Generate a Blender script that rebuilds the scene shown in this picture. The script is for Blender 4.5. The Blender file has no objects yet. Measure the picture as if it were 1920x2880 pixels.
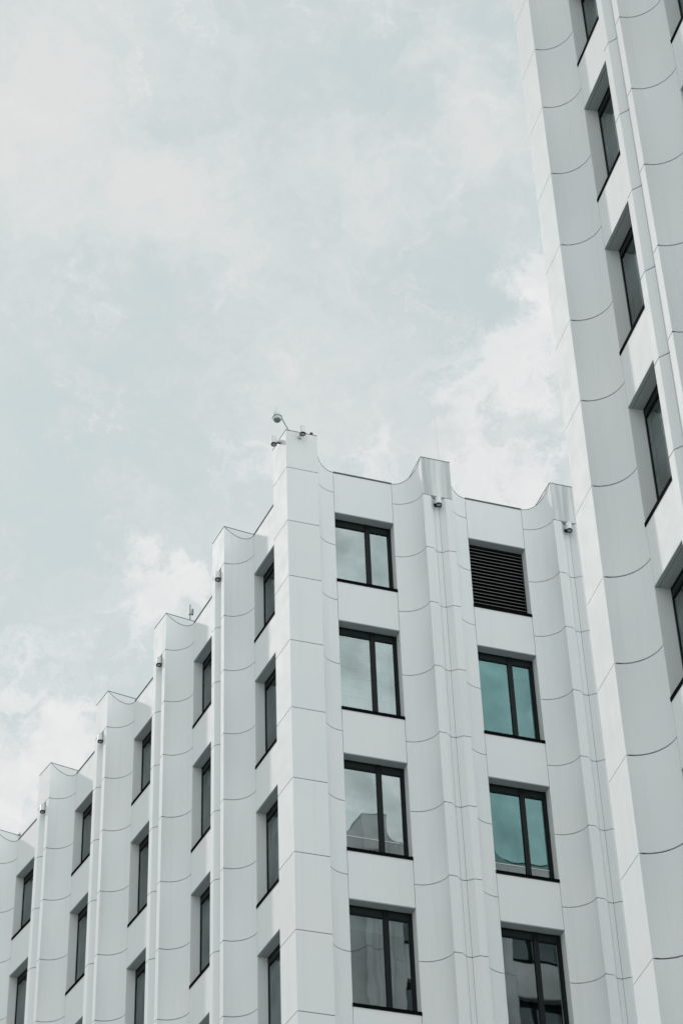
import bpy, math, random
from mathutils import Vector, Matrix
R = math.radians
random.seed(7)
scene = bpy.context.scene
COL = scene.collection

# ------------------------------------------------------------------ helpers
def tag(o, label=None, cat=None, group=None, kind=None):
    if label: o['label'] = label
    if cat: o['category'] = cat
    if group: o['group'] = group
    if kind: o['kind'] = kind
    return o

def empty(name, loc):
    o = bpy.data.objects.new(name, None); COL.objects.link(o)
    o.location = loc; o.empty_display_size = 0.3
    return o

class MB:
    """collects faces of one mesh; coordinates are world coordinates"""
    def __init__(s): s.v = []; s.f = []; s.sm = []
    def add(s, vs, fs, smooth=False):
        b = len(s.v); s.v += [tuple(v) for v in vs]
        for f in fs: s.f.append([b + i for i in f]); s.sm.append(smooth)
    def box8(s, c):      # c: 4 bottom xy, z0, z1
        p, z0, z1 = c
        vs = [(x, y, z0) for x, y in p] + [(x, y, z1) for x, y in p]
        s.add(vs, [(3,2,1,0),(4,5,6,7),(0,1,5,4),(1,2,6,5),(2,3,7,6),(3,0,4,7)])
    def fbox(s, fr, s0, s1, n0, n1, z0, z1):   # box in a facade frame, n0 > n1 (n0 is the outer face)
        s.box8(([fr(s0,n0), fr(s1,n0), fr(s1,n1), fr(s0,n1)], z0, z1))
    def tube(s, a, b, ra, rb=None, seg=20, cap=True, smooth=True):
        a = Vector(a); b = Vector(b); rb = ra if rb is None else rb
        d = (b - a).normalized()
        u = d.orthogonal().normalized(); w = d.cross(u)
        r1 = [a + (u*math.cos(t) + w*math.sin(t))*ra for t in [2*math.pi*i/seg for i in range(seg)]]
        r2 = [b + (u*math.cos(t) + w*math.sin(t))*rb for t in [2*math.pi*i/seg for i in range(seg)]]
        s.add(r1 + r2, [(i, (i+1) % seg, seg + (i+1) % seg, seg + i) for i in range(seg)], smooth)
        if cap:
            s.add(r1, [tuple(range(seg))[::-1]]); s.add(r2, [tuple(range(seg))])
    def lathe(s, a, axis, prof, seg=28):
        a = Vector(a); d = Vector(axis).normalized(); u = d.orthogonal().normalized(); w = d.cross(u)
        vs = []
        for h, r in prof:
            for i in range(seg):
                t = 2*math.pi*i/seg
                vs.append(a + d*h + (u*math.cos(t) + w*math.sin(t))*max(r, .0004))
        fs = []
        for k in range(len(prof)-1):
            for i in range(seg):
                j = (i+1) % seg
                fs.append((k*seg+i, k*seg+j, (k+1)*seg+j, (k+1)*seg+i))
        s.add(vs, fs, True)
    def build(s, name, mat, parent, recalc=True):
        c = parent.location if parent is not None else Vector((0,0,0))
        # children of children: subtract the whole chain
        off = Vector((0,0,0)); p = parent
        while p is not None: off += p.location; p = p.parent
        me = bpy.data.meshes.new(name)
        me.from_pydata([(x-off.x, y-off.y, z-off.z) for x, y, z in s.v], [], s.f)
        me.polygons.foreach_set('use_smooth', s.sm)
        me.update()
        import bmesh
        if recalc:
            bm = bmesh.new(); bm.from_mesh(me)
            bmesh.ops.recalc_face_normals(bm, faces=bm.faces)
            bm.to_mesh(me); bm.free()
        me.materials.append(mat)
        o = bpy.data.objects.new(name, me); COL.objects.link(o)
        o.parent = parent
        return o

class Fr:
    """facade frame: s runs along the facade, n is the outward distance"""
    def __init__(f, O, ang=None, to=None):
        f.O = Vector(O)
        if to is not None: f.d = (Vector(to) - f.O).normalized(); f.len = (Vector(to) - f.O).length
        else: f.d = Vector((math.cos(R(ang)), math.sin(R(ang))))
        f.n = Vector((f.d.y, -f.d.x))
    def __call__(f, s, n):
        p = f.O + f.d*s + f.n*n
        return (p.x, p.y)

# ------------------------------------------------------------------ materials
def newmat(name):
    m = bpy.data.materials.new(name); m.use_nodes = True
    nt = m.node_tree; nt.nodes.clear()
    out = nt.nodes.new('ShaderNodeOutputMaterial')
    return m, nt, out
def N(nt, t, **kw):
    n = nt.nodes.new(t)
    for k, v in kw.items():
        if k in n.inputs: n.inputs[k].default_value = v
        else: setattr(n, k, v)
    return n
def L(nt, a, b): nt.links.new(a, b)
def principled(name, col, rough=.5, metal=0., spec=.5, bump=None):
    m, nt, out = newmat(name)
    p = N(nt, 'ShaderNodeBsdfPrincipled')
    p.inputs['Base Color'].default_value = (*col, 1); p.inputs['Roughness'].default_value = rough
    p.inputs['Metallic'].default_value = metal; p.inputs['Specular IOR Level'].default_value = spec
    tc = N(nt, 'ShaderNodeTexCoord')
    nz = N(nt, 'ShaderNodeTexNoise'); nz.inputs['Scale'].default_value = 9; nz.inputs['Detail'].default_value = 4
    L(nt, tc.outputs['Object'], nz.inputs['Vector'])
    mr = N(nt, 'ShaderNodeMapRange'); mr.inputs['To Min'].default_value = max(0, rough-.08); mr.inputs['To Max'].default_value = min(1, rough+.08)
    L(nt, nz.outputs['Fac'], mr.inputs['Value']); L(nt, mr.outputs['Result'], p.inputs['Roughness'])
    L(nt, p.outputs[0], out.inputs[0])
    return m

def panel_mat(name, base, streak=.05, rough=.34, dirt=(.42,.45,.45), spread=.0, fx=9):
    """white coated metal cladding: faint vertical rain streaks, soft blotches, tiny waviness"""
    m, nt, out = newmat(name)
    p = N(nt, 'ShaderNodeBsdfPrincipled'); p.inputs['Specular IOR Level'].default_value = .28
    g = N(nt, 'ShaderNodeNewGeometry')
    mp = N(nt, 'ShaderNodeMapping'); mp.inputs['Scale'].default_value = (fx, fx, .22)
    L(nt, g.outputs['Position'], mp.inputs['Vector'])
    n1 = N(nt, 'ShaderNodeTexNoise'); n1.inputs['Scale'].default_value = 1.0; n1.inputs['Detail'].default_value = 5; n1.inputs['Roughness'].default_value = .6
    L(nt, mp.outputs[0], n1.inputs['Vector'])
    r1 = N(nt, 'ShaderNodeMapRange'); r1.interpolation_type = 'SMOOTHSTEP'
    r1.inputs['From Min'].default_value = .50 - spread; r1.inputs['From Max'].default_value = .78 - spread
    r1.inputs['To Min'].default_value = 0; r1.inputs['To Max'].default_value = streak
    L(nt, n1.outputs['Fac'], r1.inputs['Value'])
    n2 = N(nt, 'ShaderNodeTexNoise'); n2.inputs['Scale'].default_value = .55; n2.inputs['Detail'].default_value = 3
    L(nt, g.outputs['Position'], n2.inputs['Vector'])
    r2 = N(nt, 'ShaderNodeMapRange'); r2.inputs['From Min'].default_value = .35; r2.inputs['From Max'].default_value = .65
    L(nt, n2.outputs['Fac'], r2.inputs['Value'])
    mixa = N(nt, 'ShaderNodeMix', data_type='RGBA')
    mixa.inputs[6].default_value = (base[0]*1.0, base[1]*.99, base[2]*.99, 1)
    mixa.inputs[7].default_value = (base[0]*.965, base[1]*.985, base[2]*.99, 1)
    L(nt, r2.outputs[0], mixa.inputs[0])
    mixb = N(nt, 'ShaderNodeMix', data_type='RGBA'); mixb.inputs[7].default_value = (*dirt, 1)
    L(nt, r1.outputs[0], mixb.inputs[0]); L(nt, mixa.outputs[2], mixb.inputs[6])
    rr = N(nt, 'ShaderNodeMapRange'); rr.inputs['To Min'].default_value = .968; rr.inputs['To Max'].default_value = 1.012
    L(nt, g.outputs['Random Per Island'], rr.inputs['Value'])
    vm = N(nt, 'ShaderNodeVectorMath', operation='SCALE'); L(nt, mixb.outputs[2], vm.inputs[0]); L(nt, rr.outputs[0], vm.inputs['Scale'])
    L(nt, vm.outputs[0], p.inputs['Base Color'])
    n3 = N(nt, 'ShaderNodeTexNoise'); n3.inputs['Scale'].default_value = 3.; n3.inputs['Detail'].default_value = 4
    L(nt, g.outputs['Position'], n3.inputs['Vector'])
    r3 = N(nt, 'ShaderNodeMapRange'); r3.inputs['To Min'].default_value = rough-.06; r3.inputs['To Max'].default_value = rough+.08
    L(nt, n3.outputs['Fac'], r3.inputs['Value']); L(nt, r3.outputs[0], p.inputs['Roughness'])
    n4 = N(nt, 'ShaderNodeTexNoise'); n4.inputs['Scale'].default_value = 1.6; n4.inputs['Detail'].default_value = 2
    L(nt, g.outputs['Position'], n4.inputs['Vector'])
    b = N(nt, 'ShaderNodeBump'); b.inputs['Strength'].default_value = .12; b.inputs['Distance'].default_value = .03
    L(nt, n4.outputs['Fac'], b.inputs['Height']); L(nt, b.outputs[0], p.inputs['Normal'])
    L(nt, p.outputs[0], out.inputs[0])
    return m

def glass_mat(name, trans, tint, mirror, base):
    m, nt, out = newmat(name)
    tr = N(nt, 'ShaderNodeBsdfTransparent'); tr.inputs[0].default_value = (*trans, 1)
    gl = N(nt, 'ShaderNodeBsdfGlossy'); gl.inputs['Color'].default_value = (*tint, 1); gl.inputs['Roughness'].default_value = .015
    lw = N(nt, 'ShaderNodeFresnel'); lw.inputs['IOR'].default_value = 1.55
    mr = N(nt, 'ShaderNodeMapRange'); mr.inputs['From Min'].default_value = .04; mr.inputs['From Max'].default_value = 1
    mr.inputs['To Min'].default_value = mirror; mr.inputs['To Max'].default_value = 1
    L(nt, lw.outputs[0], mr.inputs['Value'])
    g = N(nt, 'ShaderNodeNewGeometry')
    nz = N(nt, 'ShaderNodeTexNoise'); nz.inputs['Scale'].default_value = 1.3; nz.inputs['Detail'].default_value = 1
    L(nt, g.outputs['Position'], nz.inputs['Vector'])
    b = N(nt, 'ShaderNodeBump'); b.inputs['Strength'].default_value = .45; b.inputs['Distance'].default_value = .004
    L(nt, nz.outputs['Fac'], b.inputs['Height']); L(nt, b.outputs[0], gl.inputs['Normal'])
    n5 = N(nt, 'ShaderNodeTexNoise'); n5.inputs['Scale'].default_value = .9; n5.inputs['Detail'].default_value = 4
    L(nt, g.outputs['Position'], n5.inputs['Vector'])
    r5 = N(nt, 'ShaderNodeMapRange'); r5.inputs['From Min'].default_value = .3; r5.inputs['From Max'].default_value = .7
    r5.inputs['To Min'].default_value = .72; r5.inputs['To Max'].default_value = 1.16
    L(nt, n5.outputs['Fac'], r5.inputs['Value'])
    v5 = N(nt, 'ShaderNodeVectorMath', operation='SCALE'); v5.inputs[0].default_value = tint
    L(nt, r5.outputs[0], v5.inputs['Scale']); L(nt, v5.outputs[0], gl.inputs['Color'])
    mx = N(nt, 'ShaderNodeMixShader')
    L(nt, mr.outputs[0], mx.inputs[0]); L(nt, tr.outputs[0], mx.inputs[1]); L(nt, gl.outputs[0], mx.inputs[2])
    L(nt, mx.outputs[0], out.inputs[0])
    return m

M = {}
M['panel'] = panel_mat('white_cladding', (.80,.812,.814), .10, .58)
M['spandrel'] = panel_mat('white_spandrel', (.80,.81,.812), .06, .58)
M['cap'] = panel_mat('stained_cap', (.78,.785,.785), .85, .6, dirt=(.44,.47,.47), spread=.14, fx=6)
M['backing'] = principled('joint_backing', (.012,.013,.013), .8)
M['reveal'] = panel_mat('grey_reveal', (.76,.77,.77), .04, .6)
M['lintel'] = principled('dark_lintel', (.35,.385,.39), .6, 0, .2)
M['sill'] = principled('black_sill', (.004,.005,.005), .85, 0, .02)
M['sill_top'] = principled('grey_sill_top', (.14,.15,.15), .4)
M['coping'] = principled('grey_coping', (.11,.12,.12), .7, 0, .1)
M['frame'] = principled('dark_window_frame', (.010,.013,.013), .45, 0, .15)
M['box'] = principled('dark_blind_box', (.020,.030,.030), .4, 0, .2)
M['aerial'] = principled('grey_aerial', (.22,.23,.23), .7, 0, .1)
M['louvre'] = principled('black_louvre', (.009,.010,.009), .5)
M['louvre_edge'] = principled('grey_louvre_edge', (.26,.27,.27), .5)
M['blind'] = principled('pale_blind', (.70,.76,.76), .7)
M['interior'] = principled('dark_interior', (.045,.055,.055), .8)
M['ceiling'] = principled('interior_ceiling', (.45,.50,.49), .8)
M['glass'] = glass_mat('window_glass', (.60,.66,.65), (.68,.76,.76), .42, None)
M['glass_teal'] = glass_mat('teal_window_glass', (.40,.60,.59), (.23,.40,.40), .5, None)
M['glass_dark'] = glass_mat('dark_window_glass', (.40,.48,.47), (.62,.69,.69), .42, None)
M['glass_low'] = glass_mat('low_window_glass', (.34,.42,.42), (.50,.57,.57), .42, None)
M['rod'] = principled('pale_rod', (.55,.57,.57), .6)
M['lamp'] = principled('white_lamp_housing', (.72,.74,.74), .35)
M['lamp_dark'] = principled('dark_lamp_rim', (.008,.009,.009), .6, 0, .1)
M['lens'] = principled('frosted_lens', (.30,.33,.33), .15)
M['steel'] = principled('grey_steel', (.35,.37,.37), .4, .6)
M['black'] = principled('black_plastic', (.008,.008,.008), .5)
M['dome'] = principled('smoked_dome', (.16,.20,.20), .08)
M['roof'] = principled('roof_membrane', (.35,.36,.36), .8)
M['ground'] = principled('paving', (.42,.42,.41), .85)

# ------------------------------------------------------------------ panel shells
def offset(poly, k):
    """offset an open polyline (s,n) by k towards the inside of the building"""
    out = []
    for i, p in enumerate(poly):
        ns = []
        for a, b in ((i-1, i), (i, i+1)):
            if a < 0 or b >= len(poly): continue
            ds = poly[b][0]-poly[a][0]; dn = poly[b][1]-poly[a][1]; l = math.hypot(ds, dn)
            ns.append((-dn/l, ds/l))
        if len(ns) == 2:
            mx, my = ns[0][0]+ns[1][0], ns[0][1]+ns[1][1]; l2 = mx*mx+my*my
            mx, my = 2*mx/l2, 2*my/l2
        else: mx, my = ns[0]
        out.append((p[0]-mx*k, p[1]-my*k))
    return out

def shell(mb, fr, poly, z0, z1, th=.028, smooth=False, ztop=None):
    """closed panel: outer skin along poly, returns, inner skin"""
    inn = offset(poly, th); n = len(poly)
    zt = [z1]*n if ztop is None else ztop
    O0 = [(*fr(*p), z0) for p in poly]; O1 = [(*fr(*p), z) for p, z in zip(poly, zt)]
    I0 = [(*fr(*p), z0) for p in inn]; I1 = [(*fr(*p), z) for p, z in zip(inn, zt)]
    if smooth:
        mb.add(O0+O1, [(i, i+1, n+i+1, n+i) for i in range(n-1)], True)
        mb.add(I0+I1, [(i+1, i, n+i, n+i+1) for i in range(n-1)], True)
    else:
        for i in range(n-1):
            mb.add([O0[i], O0[i+1], O1[i+1], O1[i]], [(0,1,2,3)])
            mb.add([I0[i+1], I0[i], I1[i], I1[i+1]], [(0,1,2,3)])
    for i in range(n-1):
        mb.add([O1[i], O1[i+1], I1[i+1], I1[i]], [(0,1,2,3)])
        mb.add([I0[i], I0[i+1], O0[i+1], O0[i]], [(0,1,2,3)])
    mb.add([O0[0], O1[0], I1[0], I0[0]], [(0,1,2,3)])
    mb.add([O0[-1], I0[-1], I1[-1], O1[-1]], [(0,1,2,3)])

GAP = .010
def panels(zs):
    """consecutive (lower, upper) pairs from a falling list of joint heights"""
    return [(zs[i+1]+GAP, zs[i]-GAP) for i in range(len(zs)-1)]

class Style:
    pass

def jset(first, n, step=1.8):
    out = list(first)
    while len(out) < n: out.append(out[-1]-step)
    return out

def pilaster(bld, fr, w, st, joints, top, bottom, depth=.115, back=1.5, plain=False, cap=True, capmat='panel'):
    """vertical pilaster, front at n = 0 from s = 0 to s = w, with the channel down its face and a plain cap"""
    if plain: prof = [(0,0),(w,0)]
    else:
        k = w/.74
        xs = [0, .182*k, .310*k, .432*k, .562*k, .74*k]
        prof = [(xs[0],0),(xs[1],0),(xs[2],-depth),(xs[3],-depth),(xs[4],0),(xs[5],0)]
    mb = MB()
    zs = [z for z in joints if z > bottom] + [bottom]
    if plain and cap: zs = zs
    # side returns so that the panel reads as folded sheet
    segs = [[(0.0015,-.05),(.0015,0)]+prof[1:-1]+[(w-.0015,0),(w-.0015,-.05)]]
    if not plain:
        e_ = .003
        segs = [[(.0015,-.05),(.0015,0),prof[1],(xs[2]-.002,-depth+.002)], [(xs[2]+e_,-depth),(xs[3]-e_,-depth)], [(xs[3]+.002,-depth+.002),prof[4],(w-.0015,0),(w-.0015,-.05)]]
    for z0, z1 in panels(zs):
        for sg in segs: shell(mb, fr, sg, z0, z1)
    p = mb.build('pilaster', M['panel'], bld)
    bk = MB()
    bk.fbox(fr, .035, w-.035, -(depth if not plain else 0)-.034, -.30, bottom, zs[0]-.002)
    if not plain:
        k = w/.74
        bk.fbox(fr, .034, .150*k, -.032, -.112-.034, bottom, zs[0]-.003)
        bk.fbox(fr, .59*k, w-.034, -.032, -.112-.034, bottom, zs[0]-.003)
    bk.build('joint_backing', M['backing'], p)
    if cap:
        c = MB(); z0 = joints[0]+GAP
        c.box8(([fr(.0015, .0), fr(w-.0015, .0), fr(w-.0015, -back), fr(.0015, -back)], z0, top))
        cp = c.build('pilaster_cap', M[capmat], p)
        e = MB(); e.fbox(fr, -.004, w+.004, .006, -back, top+.001, top+.016)
        e.build('cap_flashing', M['coping'], cp)
    return p

def curve_poly(r, d, left=True, W=0, k=14):
    out = []
    for i in range(k+1):
        t = math.pi/2*i/k
        out.append((r-(r-.002)*math.cos(t), -d*math.sin(t)))
    if not left: out = [(W-s, n) for s, n in out][::-1]
    return out

def curved(bld, fr, r, d, left, W, joints, top, par, bottom, slant=True):
    poly = curve_poly(r-.005, d, left, W)
    mb = MB()
    zs = [z for z in joints if z > bottom] + [bottom]
    if slant:
        zt = [par+(top-.004-par)*(1+n/d) for s, n in poly]
        shell(mb, fr, poly, zs[0]+GAP, None, smooth=True, ztop=zt)
    for z0, z1 in panels(zs): shell(mb, fr, poly, z0, z1, smooth=True)
    c = mb.build('curved_panel', M['panel'], bld)
    if slant:
        fl = MB(); outp = offset(poly, -.004); n_ = len(poly); inn_ = offset(poly, .03)
        V0 = [(*fr(*p), z+.001) for p, z in zip(outp, zt)]; V1 = [(*fr(*p), z+.014) for p, z in zip(outp, zt)]
        W0 = [(*fr(*p), z+.001) for p, z in zip(inn_, zt)]; W1 = [(*fr(*p), z+.014) for p, z in zip(inn_, zt)]
        for i in range(n_-1):
            fl.add([V0[i],V0[i+1],V1[i+1],V1[i]],[(0,1,2,3)]); fl.add([V1[i],V1[i+1],W1[i+1],W1[i]],[(0,1,2,3)]); fl.add([V0[i],V0[i+1],W0[i+1],W0[i]],[(0,1,2,3)])
        fl.build('curve_flashing', M['coping'], c)
    ins = offset(poly, .034)
    ins = [q for q in ins][1:-1]
    bk = MB(); shell(bk, fr, ins, bottom, (par if slant else zs[0])-.02, th=.02)
    bk.build('joint_backing', M['backing'], c)
    return c

GL = {'k': 'glass_low', 'n': 'glass', 't': 'glass_teal', 'd': 'glass_dark'}
def window(bld, fr, s0, s1, n, zt, zb, rec=.24, kind='n', blind=0., louvre=False, detail=True, rail=0., flip=False):
    """opening from s0 to s1 in the wall plane n; glass sits rec behind it"""
    W = s1-s0; nb = n-rec
    rv = MB()
    rv.fbox(fr, s0-.05, s0, n-.034, nb-.10, zb-.0336, zt+.05)
    rv.fbox(fr, s1, s1+.05, n-.034, nb-.10, zb-.0336, zt+.05)
    rv.fbox(fr, s0-.004, s0, n-.002, n-.034, zb+.045, zt)
    rv.fbox(fr, s1, s1+.004, n-.002, n-.034, zb+.045, zt)
    rv.fbox(fr, s0-.05, s1+.05, n-.036, nb-.10, zb-.058, zb-.0335)
    w = rv.build('window', M['reveal'], bld)
    li = MB()
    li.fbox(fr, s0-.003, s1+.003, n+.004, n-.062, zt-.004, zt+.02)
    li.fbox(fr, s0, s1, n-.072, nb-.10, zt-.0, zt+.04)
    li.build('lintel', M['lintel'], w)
    sl = MB()
    sl.fbox(fr, s0-.006, s1+.006, n+.016, nb+.02, zb-.034, zb+.046)
    sill = sl.build('sill', M['sill'], w)
    st = MB(); st.fbox(fr, s0+.002, s1-.002, n-.012, nb+.021, zb+.0465, zb+.052)
    st.build('sill_flashing', M['sill_top'], w)
    z0 = zb+.044; z1 = zt
    if louvre:
        fb = MB(); t = .05
        fb.fbox(fr, s0, s0+.03, nb+.02, nb-.05, z0, z1); fb.fbox(fr, s1-.03, s1, nb+.02, nb-.05, z0, z1)
        fb.fbox(fr, s0+.03, s1-.03, nb+.02, nb-.05, z1-.05, z1)
        fb.build('frame', M['frame'], w)
        k = 19; h = (z1-.05-z0)/k; lv = MB(); le = MB()
        for i in range(k):
            a = z0+i*h
            p = [fr(s0+.03, nb+.045), fr(s1-.03, nb+.045), fr(s1-.03, nb-.06), fr(s0+.03, nb-.06)]
            zz = [a+.012, a+.012, a+h*.92, a+h*.92]
            vs = [(*q, z) for q, z in zip(p, zz)] + [(*q, z+.012) for q, z in zip(p, zz)]
            lv.add(vs, [(3,2,1,0),(4,5,6,7),(0,1,5,4),(1,2,6,5),(2,3,7,6),(3,0,4,7)])
            le.fbox(fr, s0+.03, s1-.03, nb+.052, nb+.046, a+.012, a+.021)
        lv.fbox(fr, s0+.03, s1-.03, nb-.07, nb-.09, z0, z1)
        lo = lv.build('louvre', M['louvre'], w)
        le.build('slat_edge', M['louvre_edge'], w)
        return w
    k = W/1.45
    m0, m1 = s0+.804*k, s0+.938*k
    if flip: m0, m1 = s1-.938*k, s1-.804*k
    f0 = s0+.03; f1 = s1-.075
    tb = .205
    fb = MB()
    fb.fbox(fr, s0, f0, nb+.002, nb-.06, z0, z1)
    fb.fbox(fr, f1, s1, nb+.02, nb-.06, z0, z1)
    fb.fbox(fr, f0, f1, nb+.014, nb-.06, z1-.03, z1)
    fb.fbox(fr, f0, f1, nb+.014, nb-.06, z1-tb, z1-tb+.035)
    fb.fbox(fr, f0, f1, nb+.014, nb-.06, z0, z0+.05)
    m0 += .012; m1 -= .012
    fb.fbox(fr, m0, m1, nb+.026, nb-.055, z0+.001, z1-.001)
    fb.fbox(fr, (m0+m1)/2-.004, (m0+m1)/2+.004, nb+.030, nb+.02, z0+.001, z1-.001)
    # inner sash rebates
    fb.fbox(fr, m0-.012, m0, nb-.008, nb-.055, z0+.05, z1-tb)
    fb.fbox(fr, m1, m1+.012, nb-.008, nb-.055, z0+.05, z1-tb)
    fb.fbox(fr, f1-.018, f1, nb-.008, nb-.055, z0+.05, z1-tb)
    fb.build('frame', M['frame'], w)
    bb = MB(); bb.fbox(fr, f0, f1, nb-.006, nb-.056, z1-tb+.036, z1-.031)
    bb.build('blind_box', M['box'], w)
    m0 -= .012; m1 += .012
    for a, b in ((f0, m0), (m1, f1-.018)):
        q = nb-.014; zs_ = z0+.05+rail
        parts_ = [(zs_, z1-tb, kind)] + ([(z0+.05, zs_, 'd')] if rail > 0 else [])
        for za, zb2, kd in parts_:
            g = MB(); g.add([(*fr(a,q), za), (*fr(b,q), za), (*fr(b,q), zb2), (*fr(a,q), zb2)], [(0,1,2,3)])
            g.build('pane', M[GL[kd]], w, False)
        if rail > 0:
            g = MB(); g.fbox(fr, a, b, q+.010, q-.012, zs_-.005, zs_+.011); g.build('transom', M['lamp'], w)
    if blind > 0:
        b_ = MB(); q = nb-.12; zb_ = z1-tb-(z1-tb-z0-.05)*blind
        k_ = max(1, int((z1-tb-zb_)/.25))
        for i in range(k_):
            hh = (z1-tb-zb_)/k_; a = zb_+i*hh
            p = [fr(s0+.02, q+.006), fr(s1-.02, q+.006), fr(s1-.02, q-.006), fr(s0+.02, q-.006)]
            zz = [a, a, a+hh*.995, a+hh*.995]
            b_.add([(*p_, z) for p_, z in zip(p, zz)], [(0,1,2,3)])
        b_.build('blind', M['blind'], w)
    return w

def bay(bld, fr, W, r, d, rows, joints, top, par, bottom, rec=.24, kinds=None, slant=True, curves=(True, True), inner=1.9, ends=(0,0)):
    """curved panel, wall with a window per storey, curved panel"""
    a = r if curves[0] else ends[0]; b = W-r if curves[1] else W-ends[1]
    if curves[0]: curved(bld, fr, r, d, True, W, joints, top, par, bottom, slant)
    if curves[1]: curved(bld, fr, r, d, False, W, joints, top, par, bottom, slant)
    g = .005
    tops = [par-.012] + [x[1] for x in rows]; bots = [x[0] for x in rows] + [bottom]
    for i in range(len(tops)):
        zt = tops[i]-(.034 if i else 0); zb = bots[i]+(.021 if i < len(rows) else 0)
        if zt-zb < .05: continue
        mb = MB(); shell(mb, fr, [(a+g, -d),(b-g, -d)], zb, zt)
        s = mb.build('spandrel_panel', M['spandrel'], bld)
        bk = MB(); bk.fbox(fr, a-.045, b+.045, -d-.034, -d-.30, zb+.06, zt-.06)
        bk.build('joint_backing', M['backing'], s)
        if i == 0:
            c = MB(); c.fbox(fr, a+.002, b-.002, -d+.012, -d-.30, par-.010, par+.030)
            c.build('coping', M['coping'], s)
    for i, (zt, zb) in enumerate(rows):
        kw = dict(kinds.get(i, {})) if kinds else {}
        window(bld, fr, a, b, -d, zt, zb, rec, **kw)
    # rooms behind the glass: back wall, side walls and storey ceilings
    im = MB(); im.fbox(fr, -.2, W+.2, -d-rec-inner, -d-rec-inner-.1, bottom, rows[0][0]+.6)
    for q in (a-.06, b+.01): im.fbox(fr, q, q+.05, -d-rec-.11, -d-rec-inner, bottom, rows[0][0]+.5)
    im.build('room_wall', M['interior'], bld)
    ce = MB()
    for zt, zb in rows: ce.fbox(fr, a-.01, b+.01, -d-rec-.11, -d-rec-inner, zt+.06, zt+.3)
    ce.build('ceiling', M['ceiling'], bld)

# ------------------------------------------------------------------ main building
GZ = -31.0
TOP, PAR = 7.965, 7.423
J = jset([6.811,5.205,3.598,1.8,0.,-1.8,-3.606,-5.412], 23)
BOT = -27.0
rowsA = [(6.192,4.171),(3.019,.607),(-.58,-2.991),(-4.184,-6.612)]
while len(rowsA) < 7: rowsA.append((rowsA[-1][0]-3.6, rowsA[-1][1]-3.6))
C0 = (-1.230,41.260)
FA = Fr(C0, 20.0)

main = empty('office_building', (C0[0], C0[1]+6, GZ))
tag(main, 'white clad office building with fluted pilasters and a sharp corner, left of the tower', 'building')

# corner pillar (square, both faces plain)
FB0 = Fr(C0, to=(-2.895,44.713))
FBc = Fr((C0[0]+FB0.d.x*.79, C0[1]+FB0.d.y*.79), to=C0)
cp = MB(); zs = J[:]; zs = [z for z in zs if z > BOT]+[BOT]
def corner_pillar(bld, C, fa, wa, fb, wb, zs, top, back=.78, cap=True):
    mb = MB()
    # plan: start on the left face, round the sharp corner, along the right face
    L0 = fb(0, 0); Cc = (C[0], C[1]); R0 = fa(wa, 0)
    class Id:
        def __call__(s, a, b): return (a, b)
    def ring(k):
        # points inset by k
        return None
    nb = fb.n; na = fa.n; db = fb.d; da = fa.d
    def pts(k):
        # inner offset of the two faces, plus the returns
        A = Vector(L0)-nb*k; B = Vector(R0)-na*k
        # corner intersection
        P = Vector(C)-nb*k; Q = Vector(C)-na*k
        det = db.x*(-da.y)-db.y*(-da.x)
        dx, dy = Q.x-P.x, Q.y-P.y
        t = (dx*(-da.y)-dy*(-da.x))/det
        X = P+db*t
        return A, X, B
    A, X, B = pts(0); a, x, b = pts(.028)
    Ar = A-nb*.05; Br = B-na*.05
    for z0, z1 in panels(zs):
        for (p, q, p2, q2) in ((A, X, a, x), (X, B, x, b)):
            mb.add([(p.x,p.y,z0),(q.x,q.y,z0),(q.x,q.y,z1),(p.x,p.y,z1)], [(0,1,2,3)])
            mb.add([(p.x,p.y,z1),(q.x,q.y,z1),(q2.x,q2.y,z1),(p2.x,p2.y,z1)], [(0,1,2,3)])
            mb.add([(p.x,p.y,z0),(q.x,q.y,z0),(q2.x,q2.y,z0),(p2.x,p2.y,z0)], [(0,1,2,3)])
        for p, q in ((A, Ar), (B, Br)):
            mb.add([(p.x,p.y,z0),(q.x,q.y,z0),(q.x,q.y,z1),(p.x,p.y,z1)], [(0,1,2,3)])
    o = mb.build('corner_pillar', M['panel'], bld)
    a, x, b = pts(.034); m_ = a+(b-x)
    bk = MB(); bk.box8(([(a.x,a.y),(x.x,x.y),(b.x,b.y),(m_.x,m_.y)], zs[-1], zs[0]-.003)); bk.build('joint_backing', M['backing'], o)
    if cap:
        A, X, B = pts(.0005); K = A+(B-X)
        c = MB(); c.box8(([(A.x,A.y),(X.x,X.y),(B.x,B.y),(K.x,K.y)], zs[0]+GAP, top))
        q = c.build('pillar_cap', M['panel'], o)
        A, X, B = pts(-.005); K = A+(B-X)
        e = MB(); e.box8(([(A.x,A.y),(X.x,X.y),(B.x,B.y),(K.x,K.y)], top+.001, top+.014)); e.build('cap_flashing', M['coping'], q)
    return o
corner_pillar(main, C0, FA, .766, FBc, .79, zs, TOP)

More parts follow.
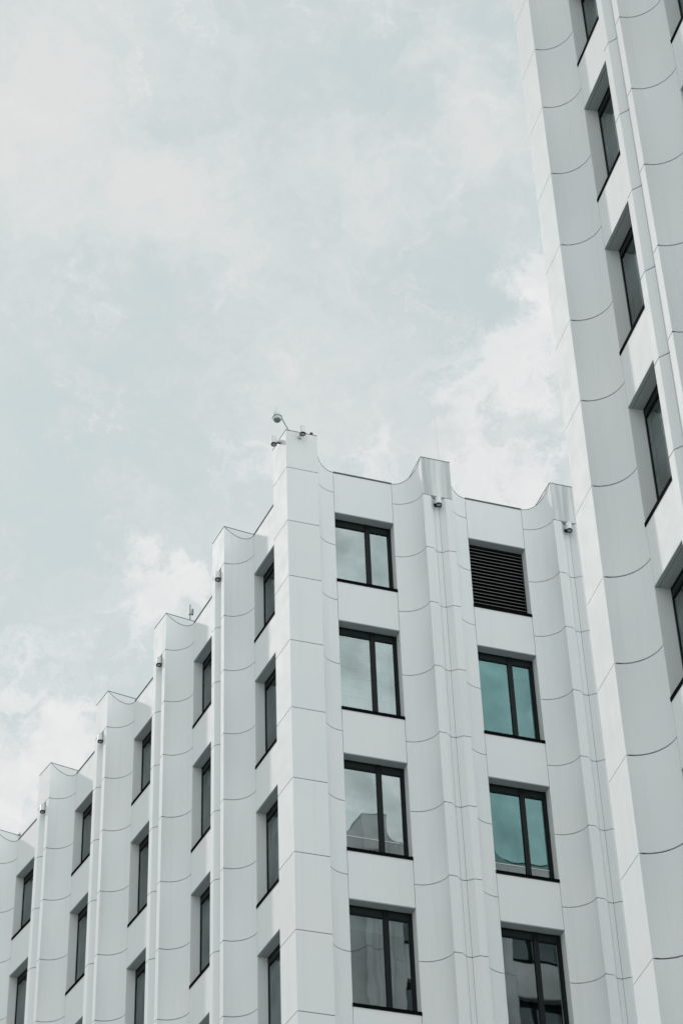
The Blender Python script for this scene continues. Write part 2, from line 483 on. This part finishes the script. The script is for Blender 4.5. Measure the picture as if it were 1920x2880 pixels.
# right-hand facade (A)
rA, dA = .57, .548
def sub(fr, s): return Fr(fr(s, 0), to=fr(s+5, 0))
WA = .57+1.455+.57
finA = [3.364, 6.690, 10.03]
kA1 = {0: dict(kind='n', blind=.0), 1: dict(kind='n', blind=1.0), 2: dict(kind='n', rail=.40), 3: dict(kind='k', blind=.14), 4: dict(kind='n'), 5: dict(kind='d')}
kA2 = {0: dict(louvre=True), 1: dict(kind='t', blind=.13), 2: dict(kind='t', rail=.30), 3: dict(kind='k', blind=.0), 4: dict(kind='n'), 5: dict(kind='d')}
kA3 = {0: dict(kind='n'), 1: dict(kind='n', blind=.5), 2: dict(kind='t'), 3: dict(kind='d'), 4: dict(kind='n')}
starts = [.766, finA[0]+.736, finA[1]+.740]
for i, (s0, kk) in enumerate(zip(starts, (kA1, kA2, kA3))):
    W = finA[i]-s0
    bay(main, sub(FA, s0), W, .57, dA, rowsA, J, TOP, PAR, BOT, .24, kk)
for i, s0 in enumerate(finA): pilaster(main, sub(FA, s0), .738, None, J, TOP, BOT, capmat='cap')

# left-hand facade (B), gently curved: every pilaster has its own position
FP = [C0, (-2.895,44.713), (-4.600,48.097), (-6.421,51.383), (-8.340,54.654), (-10.37,57.86), (-12.50,61.00), (-14.7,64.1)]
wf = .74
def leftend(i):
    w = .79 if i == 0 else wf
    a = Vector(FP[i]); b = Vector(FP[i+1]); c = Vector(FP[max(i-1, 0)])
    d1 = (b-a).normalized()
    return a + d1*w
kinds_cycle = [dict(kind='d'), dict(kind='d'), dict(kind='d', blind=.2), dict(kind='d')]
for i in range(len(FP)-1):
    le = leftend(i); nx = Vector(FP[i+1])
    fr = Fr(nx, to=le); W = fr.len
    kk = {k: kinds_cycle[(k+i) % 4] for k in range(8)}
    bay(main, fr, W, .57, .55, rowsA, J, TOP, PAR, BOT, .24, kk)
    if i > 0:
        pilaster(main, Fr(le, to=FP[i]), wf, None, J, TOP, BOT)
le = leftend(0)

# roof slab and solid core
def ins(fr, s, n): return Vector(fr(s, n))
roofpts = [ins(FA, 11.5, -.95)]
roofpts = [Vector(FA(0, 0)) + FB0.d*1.0 + FA.d*1.0] + [Vector(FA(11.5, -.95))] + [Vector(FA(11.5, -13))] + [Vector(FP[-1]) + Vector((14, -4))] + [Vector(FP[-1]) + Vector((.9, .4))]
for i in range(len(FP)-2, 0, -1): roofpts.append(Vector(FP[i]) + Vector((.9, .43)))
roofpts = roofpts[:5] + roofpts[5:]
def prism(mb, pts, z0, z1):
    n = len(pts)
    mb.add([(p.x,p.y,z0) for p in pts]+[(p.x,p.y,z1) for p in pts], [tuple(range(n))[::-1], tuple(range(n,2*n))]+[(i,(i+1)%n,n+(i+1)%n,n+i) for i in range(n)])
mb = MB(); prism(mb, roofpts, 6.95, 7.12); mb.build('roof', M['roof'], main)
# plain base storey under the cladding
mb = MB(); bp = roofpts[:]; prism(mb, bp, GZ, BOT+.3); mb.build('base_storey', M['reveal'], main)
# end walls closing the block
mb = MB(); q = Fr(FA(10.03+.738, 0), ang=110); mb.fbox(q, 0.05, 13, -.02, -.3, BOT, 7.1)
q2 = Vector(FP[-1]); q3 = Fr((q2.x+14, q2.y-4), to=(q2.x+.5, q2.y+.2)); mb.fbox(q3, 0, q3.len, 0, -.3, BOT, 7.1)
mb.build('rear_wall', M['spandrel'], main)

# ------------------------------------------------------------------ tower
T0 = (4.311,30.979)
FT = Fr(T0, -73.65)
Tfar = FT(-.82, 0)
JT = [8.854,7.051,5.087,3.081,1.080,-.927,-2.932,-4.937,-6.727,-8.519,-10.319,-12.127]
while JT[-1] > -25: JT.append(JT[-1]-1.8)
up = []; z = 8.854
for i in range(4): z += 1.8; up.append(z)
JT = up[::-1]+JT
rowsT = [(13.62,11.35),(10.02,7.748),(6.418,3.762),(2.445,-.254),(-1.561,-4.229),(-5.548,-7.815),(-9.15,-11.42),(-12.75,-15.02),(-16.35,-18.62)]
TTOP, TPAR = 17.2, 16.66
GAP = .013
tower = empty('tower_block', (7.5, 27.0, GZ))
tag(tower, 'tall white clad tower with fluted pilasters rising out of the top right corner, nearest building', 'building')
JTt = [16.05]+[14.25]+JT[1:] if False else [16.054]+JT
rT, dT = .636, .60
Wt0 = 3.06
# far corner pillar: plain wide strip, sharp corner with the hidden far side
FTs = sub(FT, -.82)
FF = Fr(Tfar, to=(Tfar[0]+3.0*math.cos(R(20)), Tfar[1]+3.0*math.sin(R(20))))   # along the far side
class Neg:
    pass
# pillar seen as plain strip of .82 m
mb = MB()
zsT = [z for z in JTt if z > BOT]+[BOT]
ffar = Fr((Tfar[0]+FT.n.x*-.9, Tfar[1]+FT.n.y*-.9), to=Tfar)    # far face: looks towards the main block
def cpill(bld):
    C = Tfar
    fa = FTs; fb = ffar
    return corner_pillar(bld, C, fa, .82, fb, .9, zsT, TTOP)
GAP = .007
cpill(tower)
GAP = .013
kT = {i: dict(kind='d') for i in range(9)}
kT[2] = dict(kind='d', blind=.1); kT[4] = dict(kind='d', blind=.3)
pil = [3.06, 7.00]
bay(tower, sub(FT, 0), 3.06, rT, dT, rowsT, JTt, TTOP, TPAR, BOT, .28, kT)
pilaster(tower, sub(FT, 3.06), .815, None, JTt, TTOP, BOT, depth=.125)
bay(tower, sub(FT, 3.875), 3.06, rT, dT, rowsT, JTt, TTOP, TPAR, BOT, .28, kT)
pilaster(tower, sub(FT, 6.935), .815, None, JTt, TTOP, BOT, depth=.125)
bay(tower, sub(FT, 7.75), 3.06, rT, dT, rowsT, JTt, TTOP, TPAR, BOT, .28, kT)
pilaster(tower, sub(FT, 10.81), .815, None, JTt, TTOP, BOT, depth=.125)
# far side, near end and rear of the slim tower
mb = MB()
P0 = Vector(FT(-.80, -.90)); P1 = Vector(FT(-.80, -3.3)); P2 = Vector(FT(11.6, -3.3)); P3 = Vector(FT(11.6, -.02))
for a_, b_ in ((P1, P0), (P2, P1), (P3, P2)):
    f_ = Fr(a_, to=b_)
    for z0, z1 in panels(zsT): mb.fbox(f_, .01, f_.len-.01, 0, -.03, z0, z1)
    bkk = MB(); bkk.fbox(f_, .03, f_.len-.03, -.034, -.2, BOT, zsT[0]); bkk.build('joint_backing', M['backing'], tower)
mb.build('side_wall', M['panel'], tower)
mb = MB(); prism(mb, [Vector(FT(-.7,-.8)), Vector(FT(11.5,-.8)), Vector(FT(11.5,-3.25)), Vector(FT(-.7,-3.25))], 15.5, 15.7); mb.build('roof', M['roof'], tower)
mb = MB(); prism(mb, [Vector(FT(-.75,-.1)), Vector(FT(11.5,-.1)), Vector(FT(11.5,-3.25)), Vector(FT(-.75,-3.25))], GZ, BOT); mb.build('base_storey', M['reveal'], tower)

# ------------------------------------------------------------------ wing across the court (seen mirrored in the windows)
GAP = .010
wing = empty('opposite_wing', (12, 27, GZ))
tag(wing, 'white clad wing across the court, mirrored in the lower windows of the office building', 'building')
def wfr(sA):   # frame facing the right-hand facade; its s runs against the facade's s
    return Fr(FA(sA, 13.40), to=FA(sA-5, 13.40))
rowsW = rowsA[:5]
for k_ in range(3):
    sR = 7.76+3.34*k_
    pilaster(wing, wfr(sR), .74, None, J, TOP, -12.6)
    bay(wing, wfr(sR+2.60), 2.60, .57, .548, rowsW, J, TOP, PAR, -12.6, .24, {i: dict(kind='d') for i in range(6)})
bay(wing, wfr(7.02), 1.5, .57, .548, rowsW, J, TOP, PAR, -12.6, .24, {i: dict(kind='d') for i in range(6)}, curves=(True, False))
mb = MB(); prism(mb, [Vector(FA(5.4,14.3)), Vector(FA(17.8,14.3)), Vector(FA(17.8,22)), Vector(FA(5.4,22))], 6.9, 7.1); mb.build('roof', M['roof'], wing)
mb = MB(); prism(mb, [Vector(FA(5.45,14.2)), Vector(FA(17.7,14.2)), Vector(FA(17.7,21.9)), Vector(FA(5.45,21.9))], GZ, -12.5)
mb.fbox(Fr(FA(5.45, 22), to=FA(17.7, 22)), 0, 12.2, 0, -.3, -12.4, 6.8)
mb.build('base_storey', M['spandrel'], wing)

# ------------------------------------------------------------------ fixtures
def spot_light(name, c, wallpt, r, h, label, tilt=(0,0), mount='cone'):
    """downward can light: c = centre of its mouth, wallpt = where its stem meets the wall"""
    t = empty(name, wallpt); c = Vector(c); w = Vector(wallpt)
    ax = Vector((tilt[0], tilt[1], 1)).normalized()
    b = MB()
    b.lathe(c, ax, [(.0, r*.93), (.0, r), (.014, r), (.016, r*.97), (h*.9, r*.97), (h, r*.85), (h, 0)])
    b.build('housing', M['lamp'], t)
    rim = MB(); rim.lathe(c, ax, [(.02, r*1.005), (-.006, r*1.03), (-.010, r*1.0), (-.010, r*.80), (.01, r*.78)])
    rim.build('rim', M['lamp_dark'], t)
    ln = MB(); ln.lathe(c, ax, [(-.004, 0), (-.002, r*.8)]); ln.build('lens', M['lens'], t)
    m = MB(); att = c+ax*h*.45
    if mount == 'cone':
        d = (w-att); m.tube(att+d*.2, att+d*.72, r*.42, r*.5); m.tube(att+d*.70, w, r*.78, r*.86)
        m.build('mount', M['lamp'], t)
        k = MB(); lo = Vector((0,0,-r*.55)); k.tube(att+lo*1.2+d*.15, att+lo*1.3+d*.85, r*.22, r*.3); k.build('bracket', M['lamp_dark'], t)
    else:
        d = (w-att); m.tube(att, w, r*.30); m.tube(w-d.normalized()*.02, w, r*.7)
        m.build('mount', M['lamp_dark'], t)
        k = MB(); side = ax.cross(d).normalized()
        for i in range(8):
            a0 = math.pi*.15+i*math.pi*.09; a1 = a0+math.pi*.09
            p = lambda a: c+side*(-r*1.5*math.cos(a)) + Vector((0,0,-r*1.1*math.sin(a)+.07)) + d.normalized()*.05
            k.tube(p(a0), p(a1), .009, seg=8)
        k.build('bracket', M['lamp_dark'], t)
    return t
def A3(s, n, z, fr=FA): x, y = fr(s, n); return (x, y, z)
GRP = 'can lights fixed high on the pilasters'
t = spot_light('wall_spotlight', A3(.372,.13,7.815), A3(.33,0,7.80), .070, .235, '', mount='cone', tilt=(-.02,-.03))
tag(t, 'white can light sticking up past the right face of the tall corner pillar', 'spotlight', GRP)
FBs = Fr(C0, ang=-64.2)
t = spot_light('wall_spotlight', A3(-.232,.21,7.625,FBs), A3(-.262,0,7.80,FBs), .068, .235, '', mount='cone')
tag(t, 'white can light on a stem standing out left of the tall corner pillar', 'spotlight', GRP)
names = ['white can light under the stained cap of the pilaster right of the corner bay',
         'white can light under the pilaster cap beside the tower edge']
for i, lab in enumerate(names):
    s0 = finA[i]
    t = spot_light('wall_spotlight', A3(s0+.372,.02,6.535), A3(s0+.35,-.112,6.62), .074, .225, '', mount='u')
    tag(t, lab, 'spotlight', GRP)
labs = ['can light on the pilaster next left of the tall corner', 'can light on the pilaster carrying the small antenna', 'can light on the third pilaster left of the tall corner', 'can light on the fourth pilaster left of the tall corner']
for i, lab in enumerate(labs, 1):
    f = Fr(leftend(i), to=FP[i])
    # local s from the left end; the light hangs in the channel under the cap
    t = spot_light('wall_spotlight', A3(.40,.02,6.535,f), A3(.40,-.112,6.62,f), .074, .225, '', mount='u')
    tag(t, lab, 'spotlight', GRP)

# dome camera on a pole
b0 = A3(.139,-.1,7.98); e0 = A3(-.075,-.1,8.44); cc = Vector(A3(-.175,-.1,8.42))
t = empty('dome_camera', b0); tag(t, 'white dome camera on a slanted grey pole atop the tall corner pillar', 'camera')
m = MB(); m.tube(b0, e0, .016, seg=12); m.tube(A3(.139,-.1,7.975), A3(.12,-.1,8.0), .03, .022, seg=12); m.build('pole', M['steel'], t)
m = MB(); ax = Vector((.0,.0,1))
m.lathe(cc, ax, [(-.02,.112),(.05,.115),(.10,.10),(.20,.055),(.25,.032),(.33,.022),(.335,0)]); hs = m.build('housing', M['lamp'], t)
m = MB(); m.lathe(cc, ax, [(-.035,.107),(-.035,.121),(-.012,.121),(-.012,.107)]); m.build('ring', M['steel'], t)
m = MB(); m.lathe(cc, ax, [(-.036,.110),(-.07,.108),(-.10,.088)]); m.build('lower_shell', M['lamp'], t)
m = MB(); m.lathe(cc, ax, [(-.10,.086),(-.13,.072),(-.155,.045),(-.165,0)]); m.build('dome', M['dome'], t)
m = MB(); m.tube(A3(-.11,-.1,8.40), A3(-.06,-.1,8.50), .03, .02, seg=12); m.build('bracket', M['lamp'], t)

# black box and cable on the pillar top
t = empty('sensor_box', A3(.66,-.1,7.98)); tag(t, 'tiny black box standing on the right end of the tall corner pillar top', 'sensor')
m = MB(); m.fbox(sub(FA,.62), 0, .075, -.07, -.14, 8.055, 8.115); m.build('housing', M['black'], t)
m = MB(); m.tube(A3(.655,-.1,7.97), A3(.655,-.1,8.06), .012, seg=8); m.build('stem', M['black'], t)
m = MB(); pts = [A3(.44,-.02,7.99), A3(.47,-.02,8.03), A3(.50,-.03,8.035), A3(.53,-.05,8.01), A3(.55,-.08,7.985)]
for p, q in zip(pts, pts[1:]): m.tube(p, q, .007, seg=8)
c = m.build('cable', M['steel'], None); tag(c, 'short loop of grey cable beside the can light on the corner pillar top', 'cable')

# antenna on the third pilaster
f3 = Fr(FP[2], ang=-63.3)
t = empty('antenna_mast', A3(-.835,-1.0,7.1,f3)); tag(t, 'small grey antenna mast behind the second pilaster left of the tall corner', 'antenna')
m = MB(); m.tube(A3(-.835,-1.,7.1,f3), A3(-.835,-1.,8.85,f3), .014, seg=10); m.build('mast', M['aerial'], t)
m = MB(); m.tube(A3(-.835,-1.,8.85,f3), A3(-.842,-1.,9.16,f3), .016, .014, seg=12); m.build('aerial', M['aerial'], t)
m = MB(); a = A3(-.835,-1.,8.84,f3); b = A3(-.64,-1.,8.70,f3)
m.tube(a, b, .012, seg=8); m.tube(A3(-.90,-1.,8.87,f3), A3(-.77,-1.,8.80,f3), .02, seg=10); m.build('bracket', M['aerial'], t)
m = MB(); m.fbox(sub(f3,-.68), 0, .06, -.97, -1.01, 8.68, 8.86); m.build('panel_aerial', M['aerial'], t)
# lightning rod
m = MB(); m.tube(A3(3.95,-.25,7.97), A3(3.92,-.25,9.62), .0035, .0025, seg=6)
t = m.build('lightning_rod', M['rod'], None); tag(t, 'very thin grey lightning rod on the first pilaster right of the corner bay', 'lightning rod')
# small arm on the far left pilaster top
f6 = Fr(FP[5], ang=-58)
t = empty('roof_bracket', A3(-.3,-.8,7.98,f6)); tag(t, 'small pale bracket lying on the pilaster top at the left edge', 'bracket')
m = MB(); m.tube(A3(-.42,-.8,8.10,f6), A3(-.05,-.8,8.03,f6), .016, seg=8); m.tube(A3(-.3,-.8,7.98,f6), A3(-.3,-.8,8.08,f6), .014, seg=8); m.build('arm', M['steel'], t)
m = MB(); m.fbox(sub(f6,-.12), 0, .16, -.76, -.84, 7.985, 8.05); m.build('head', M['lamp'], t)

# ------------------------------------------------------------------ ground
gm, nt, out = newmat('street_paving')
p = N(nt, 'ShaderNodeBsdfPrincipled'); p.inputs['Roughness'].default_value = .85
g = N(nt, 'ShaderNodeNewGeometry'); br = N(nt, 'ShaderNodeTexBrick'); br.inputs['Scale'].default_value = 1.2
br.inputs['Color1'].default_value = (.42,.42,.41,1); br.inputs['Color2'].default_value = (.37,.375,.37,1); br.inputs['Mortar'].default_value = (.2,.2,.2,1)
br.inputs['Mortar Size'].default_value = .012
L(nt, g.outputs['Position'], br.inputs['Vector']); L(nt, br.outputs['Color'], p.inputs['Base Color']); L(nt, p.outputs[0], out.inputs[0])
mb = MB(); mb.add([(-1500,-1500,GZ),(1500,-1500,GZ),(1500,1500,GZ),(-1500,1500,GZ)], [(0,1,2,3)])
tag(mb.build('ground', gm, None), kind='structure')

# ------------------------------------------------------------------ camera
f_px, pit, rol, CZ = 6658.976, R(40.15903349), R(-2.25474427), -29.44392
Fw = Vector((0, math.cos(pit), math.sin(pit))); R1 = Vector((1,0,0)); U1 = R1.cross(Fw)
R2 = R1*math.cos(rol)+U1*math.sin(rol); U2 = U1*math.cos(rol)-R1*math.sin(rol)
cd = bpy.data.cameras.new('camera'); cam = bpy.data.objects.new('camera', cd); COL.objects.link(cam)
cam.matrix_world = Matrix(((R2.x,U2.x,-Fw.x,0),(R2.y,U2.y,-Fw.y,0),(R2.z,U2.z,-Fw.z,CZ),(0,0,0,1)))
cd.sensor_fit = 'VERTICAL'; cd.sensor_height = 36; cd.lens = 36*f_px/2880
cd.clip_end = 5000
scene.camera = cam

# ------------------------------------------------------------------ light
SAZ = Vector((-.731,.682)).normalized(); EL = R(39.5)
sdir = Vector((SAZ.x*math.cos(EL), SAZ.y*math.cos(EL), math.sin(EL)))
sl = bpy.data.lights.new('sun', 'SUN'); sl.energy = .88; sl.angle = R(2.2); sl.color = (1.,.965,.93)
so = bpy.data.objects.new('sun', sl); COL.objects.link(so)
so.rotation_euler = sdir.to_track_quat('Z', 'Y').to_euler(); so.location = (-30, 30, 60)

w = bpy.data.worlds.new('World'); scene.world = w; w.use_nodes = True
nt = w.node_tree; nt.nodes.clear()
out = N(nt, 'ShaderNodeOutputWorld')
sky = N(nt, 'ShaderNodeTexSky'); sky.sky_type = 'NISHITA'; sky.sun_disc = False
sky.sun_elevation = EL; sky.sun_rotation = math.atan2(SAZ.x, SAZ.y); sky.dust_density = 3.0; sky.air_density = 1.2
tc = N(nt, 'ShaderNodeTexCoord')
def Mth(op, a, b=None, c=None):
    n = nt.nodes.new('ShaderNodeMath'); n.operation = op
    for i, v in enumerate((a, b, c)):
        if v is None: continue
        if isinstance(v, (int, float)): n.inputs[i].default_value = v
        else: nt.links.new(v, n.inputs[i])
    return n.outputs[0]
def VM(op, a, b=None, out_=0, sc=None):
    n = nt.nodes.new('ShaderNodeVectorMath'); n.operation = op
    for i, v in enumerate((a, b)):
        if v is None: continue
        if isinstance(v, (tuple, Vector)): n.inputs[i].default_value = tuple(v)
        else: nt.links.new(v, n.inputs[i])
    if sc is not None: n.inputs['Scale'].default_value = sc
    return n.outputs[out_]
dirv = tc.outputs['Generated']
def noise(vec, scale, detail, rough=.55, dist=0.):
    n = N(nt, 'ShaderNodeTexNoise'); n.inputs['Scale'].default_value = scale; n.inputs['Detail'].default_value = detail
    n.inputs['Roughness'].default_value = rough; n.inputs['Distortion'].default_value = dist
    nt.links.new(vec, n.inputs['Vector']); return n
wn = noise(dirv, 26, 7, .62)
warp = VM('SCALE', VM('SUBTRACT', wn.outputs['Color'], (.5,.5,.5)), sc=.085)
wd = VM('ADD', dirv, warp)
def pixdir(u, v):
    return (Fw*f_px + R2*(u-960) - U2*(v-1440)).normalized()
def blob(u, v, rpx, amp):
    c = pixdir(u, v)
    d = VM('DISTANCE', wd, c, out_=1)
    m = N(nt, 'ShaderNodeMapRange'); m.interpolation_type = 'SMOOTHERSTEP'
    m.inputs['From Min'].default_value = rpx/f_px; m.inputs['From Max'].default_value = 0
    m.inputs['To Min'].default_value = 0; m.inputs['To Max'].default_value = amp
    nt.links.new(d, m.inputs['Value']); return m.outputs[0]
fine = noise(wd, 38, 13, .68, .5).outputs['Fac']
wisp = noise(wd, 15, 10, .62, .8).outputs['Fac']
big = noise(wd, 9, 5, .5).outputs['Fac']
# soft veil over the whole sky
veil = Mth('MULTIPLY_ADD', big, .9, -.10)
BL = [  # pixel centre, radius, strength: thin grey-white sheets (+) and clear gaps (-)
 (80,330,420,.30),(330,520,380,.32),(560,640,330,.26),(60,60,380,.20),(900,560,500,.16),(1300,330,330,.16),(1400,420,200,.2),
 (1250,1250,420,.12),(760,1080,300,.14),
 (1080,270,240,-.35),(1420,60,170,-.30),(380,860,330,-.30),(180,1330,420,-.32),(560,1250,330,-.20),(1180,860,300,-.22),(900,160,260,-.08)]
acc = veil
for b_ in BL: acc = Mth('ADD', acc, blob(*b_))
sheet = N(nt, 'ShaderNodeMapRange'); sheet.interpolation_type = 'SMOOTHSTEP'
sheet.inputs['From Min'].default_value = .0; sheet.inputs['From Max'].default_value = .95
nt.links.new(Mth('ADD', acc, Mth('ADD', Mth('MULTIPLY_ADD', fine, .9, -.42), Mth('MULTIPLY_ADD', wisp, 1.3, -.62))), sheet.inputs['Value'])
CU = [ # brighter cumulus puffs
 (1430,960,290,1.12),(1490,800,240,.95),(1340,1010,190,.6),(1480,1260,260,1.15),(1400,1390,220,.9),(1280,1130,140,.5),(1060,1330,200,.85),(960,1290,180,.5),
 (450,1640,225,1.25),(540,1600,150,1.0),(400,1780,190,.9),(90,2010,340,1.15),(180,2150,260,.95),(60,2250,260,.9),(60,1750,200,.5),(1100,1190,110,.45),(740,1330,200,.4),(300,2000,260,.6),(1580,1500,300,.9),(1540,700,170,.5)]
acc2 = None
for b_ in CU:
    o_ = blob(*b_); acc2 = o_ if acc2 is None else Mth('ADD', acc2, o_)
elsewhere = VM('DISTANCE', dirv, pixdir(960,1440), out_=1)
em = N(nt, 'ShaderNodeMapRange'); em.inputs['From Min'].default_value = .26; em.inputs['From Max'].default_value = .5
em.inputs['To Min'].default_value = 0; em.inputs['To Max'].default_value = 1.0
nt.links.new(elsewhere, em.inputs['Value'])
acc2 = Mth('ADD', acc2, Mth('MULTIPLY', em.outputs[0], Mth('MULTIPLY', noise(dirv, 3.5, 6).outputs['Fac'], 1.1)))
puff = N(nt, 'ShaderNodeMapRange'); puff.interpolation_type = 'SMOOTHSTEP'
puff.inputs['From Min'].default_value = .12; puff.inputs['From Max'].default_value = 1.35
nt.links.new(Mth('ADD', acc2, Mth('MULTIPLY_ADD', fine, 4.2, -2.22)), puff.inputs['Value'])
puffm = puff.outputs[0]
def col(c): 
    n = N(nt, 'ShaderNodeRGB'); n.outputs[0].default_value = (*c, 1); return n.outputs[0]
def mixc(f, a, b):
    n = N(nt, 'ShaderNodeMix', data_type='RGBA'); nt.links.new(f, n.inputs[0]) if not isinstance(f, float) else setattr(n.inputs[0], 'default_value', f)
    nt.links.new(a, n.inputs[6]); nt.links.new(b, n.inputs[7]); return n.outputs[2]
c1 = mixc(sheet.outputs[0], col((.590,.672,.680)), col((.745,.765,.752)))
pc = mixc(Mth('MULTIPLY_ADD', wisp, 3.0, -1.0), col((.76,.785,.78)), col((.87,.872,.865)))
c2 = mixc(puffm, c1, pc)
# added fill: unseen sky opposite the sun brightened to light the right-hand facade
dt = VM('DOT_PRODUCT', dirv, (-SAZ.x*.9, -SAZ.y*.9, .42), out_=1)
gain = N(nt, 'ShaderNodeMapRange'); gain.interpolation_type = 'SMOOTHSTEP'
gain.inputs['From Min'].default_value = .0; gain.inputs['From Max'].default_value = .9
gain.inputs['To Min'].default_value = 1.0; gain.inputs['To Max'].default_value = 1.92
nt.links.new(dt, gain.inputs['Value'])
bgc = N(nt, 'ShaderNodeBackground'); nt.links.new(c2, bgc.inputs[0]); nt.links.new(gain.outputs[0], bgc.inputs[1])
bgs = N(nt, 'ShaderNodeBackground'); nt.links.new(sky.outputs[0], bgs.inputs[0]); bgs.inputs[1].default_value = .10
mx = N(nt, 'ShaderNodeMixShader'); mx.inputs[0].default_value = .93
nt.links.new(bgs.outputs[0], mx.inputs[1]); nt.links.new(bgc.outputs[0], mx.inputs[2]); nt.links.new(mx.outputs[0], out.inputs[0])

scene.view_settings.view_transform = 'Standard'; scene.view_settings.look = 'None'
scene.view_settings.exposure = 0.0; scene.view_settings.gamma = 1
scene.render.engine = 'CYCLES'
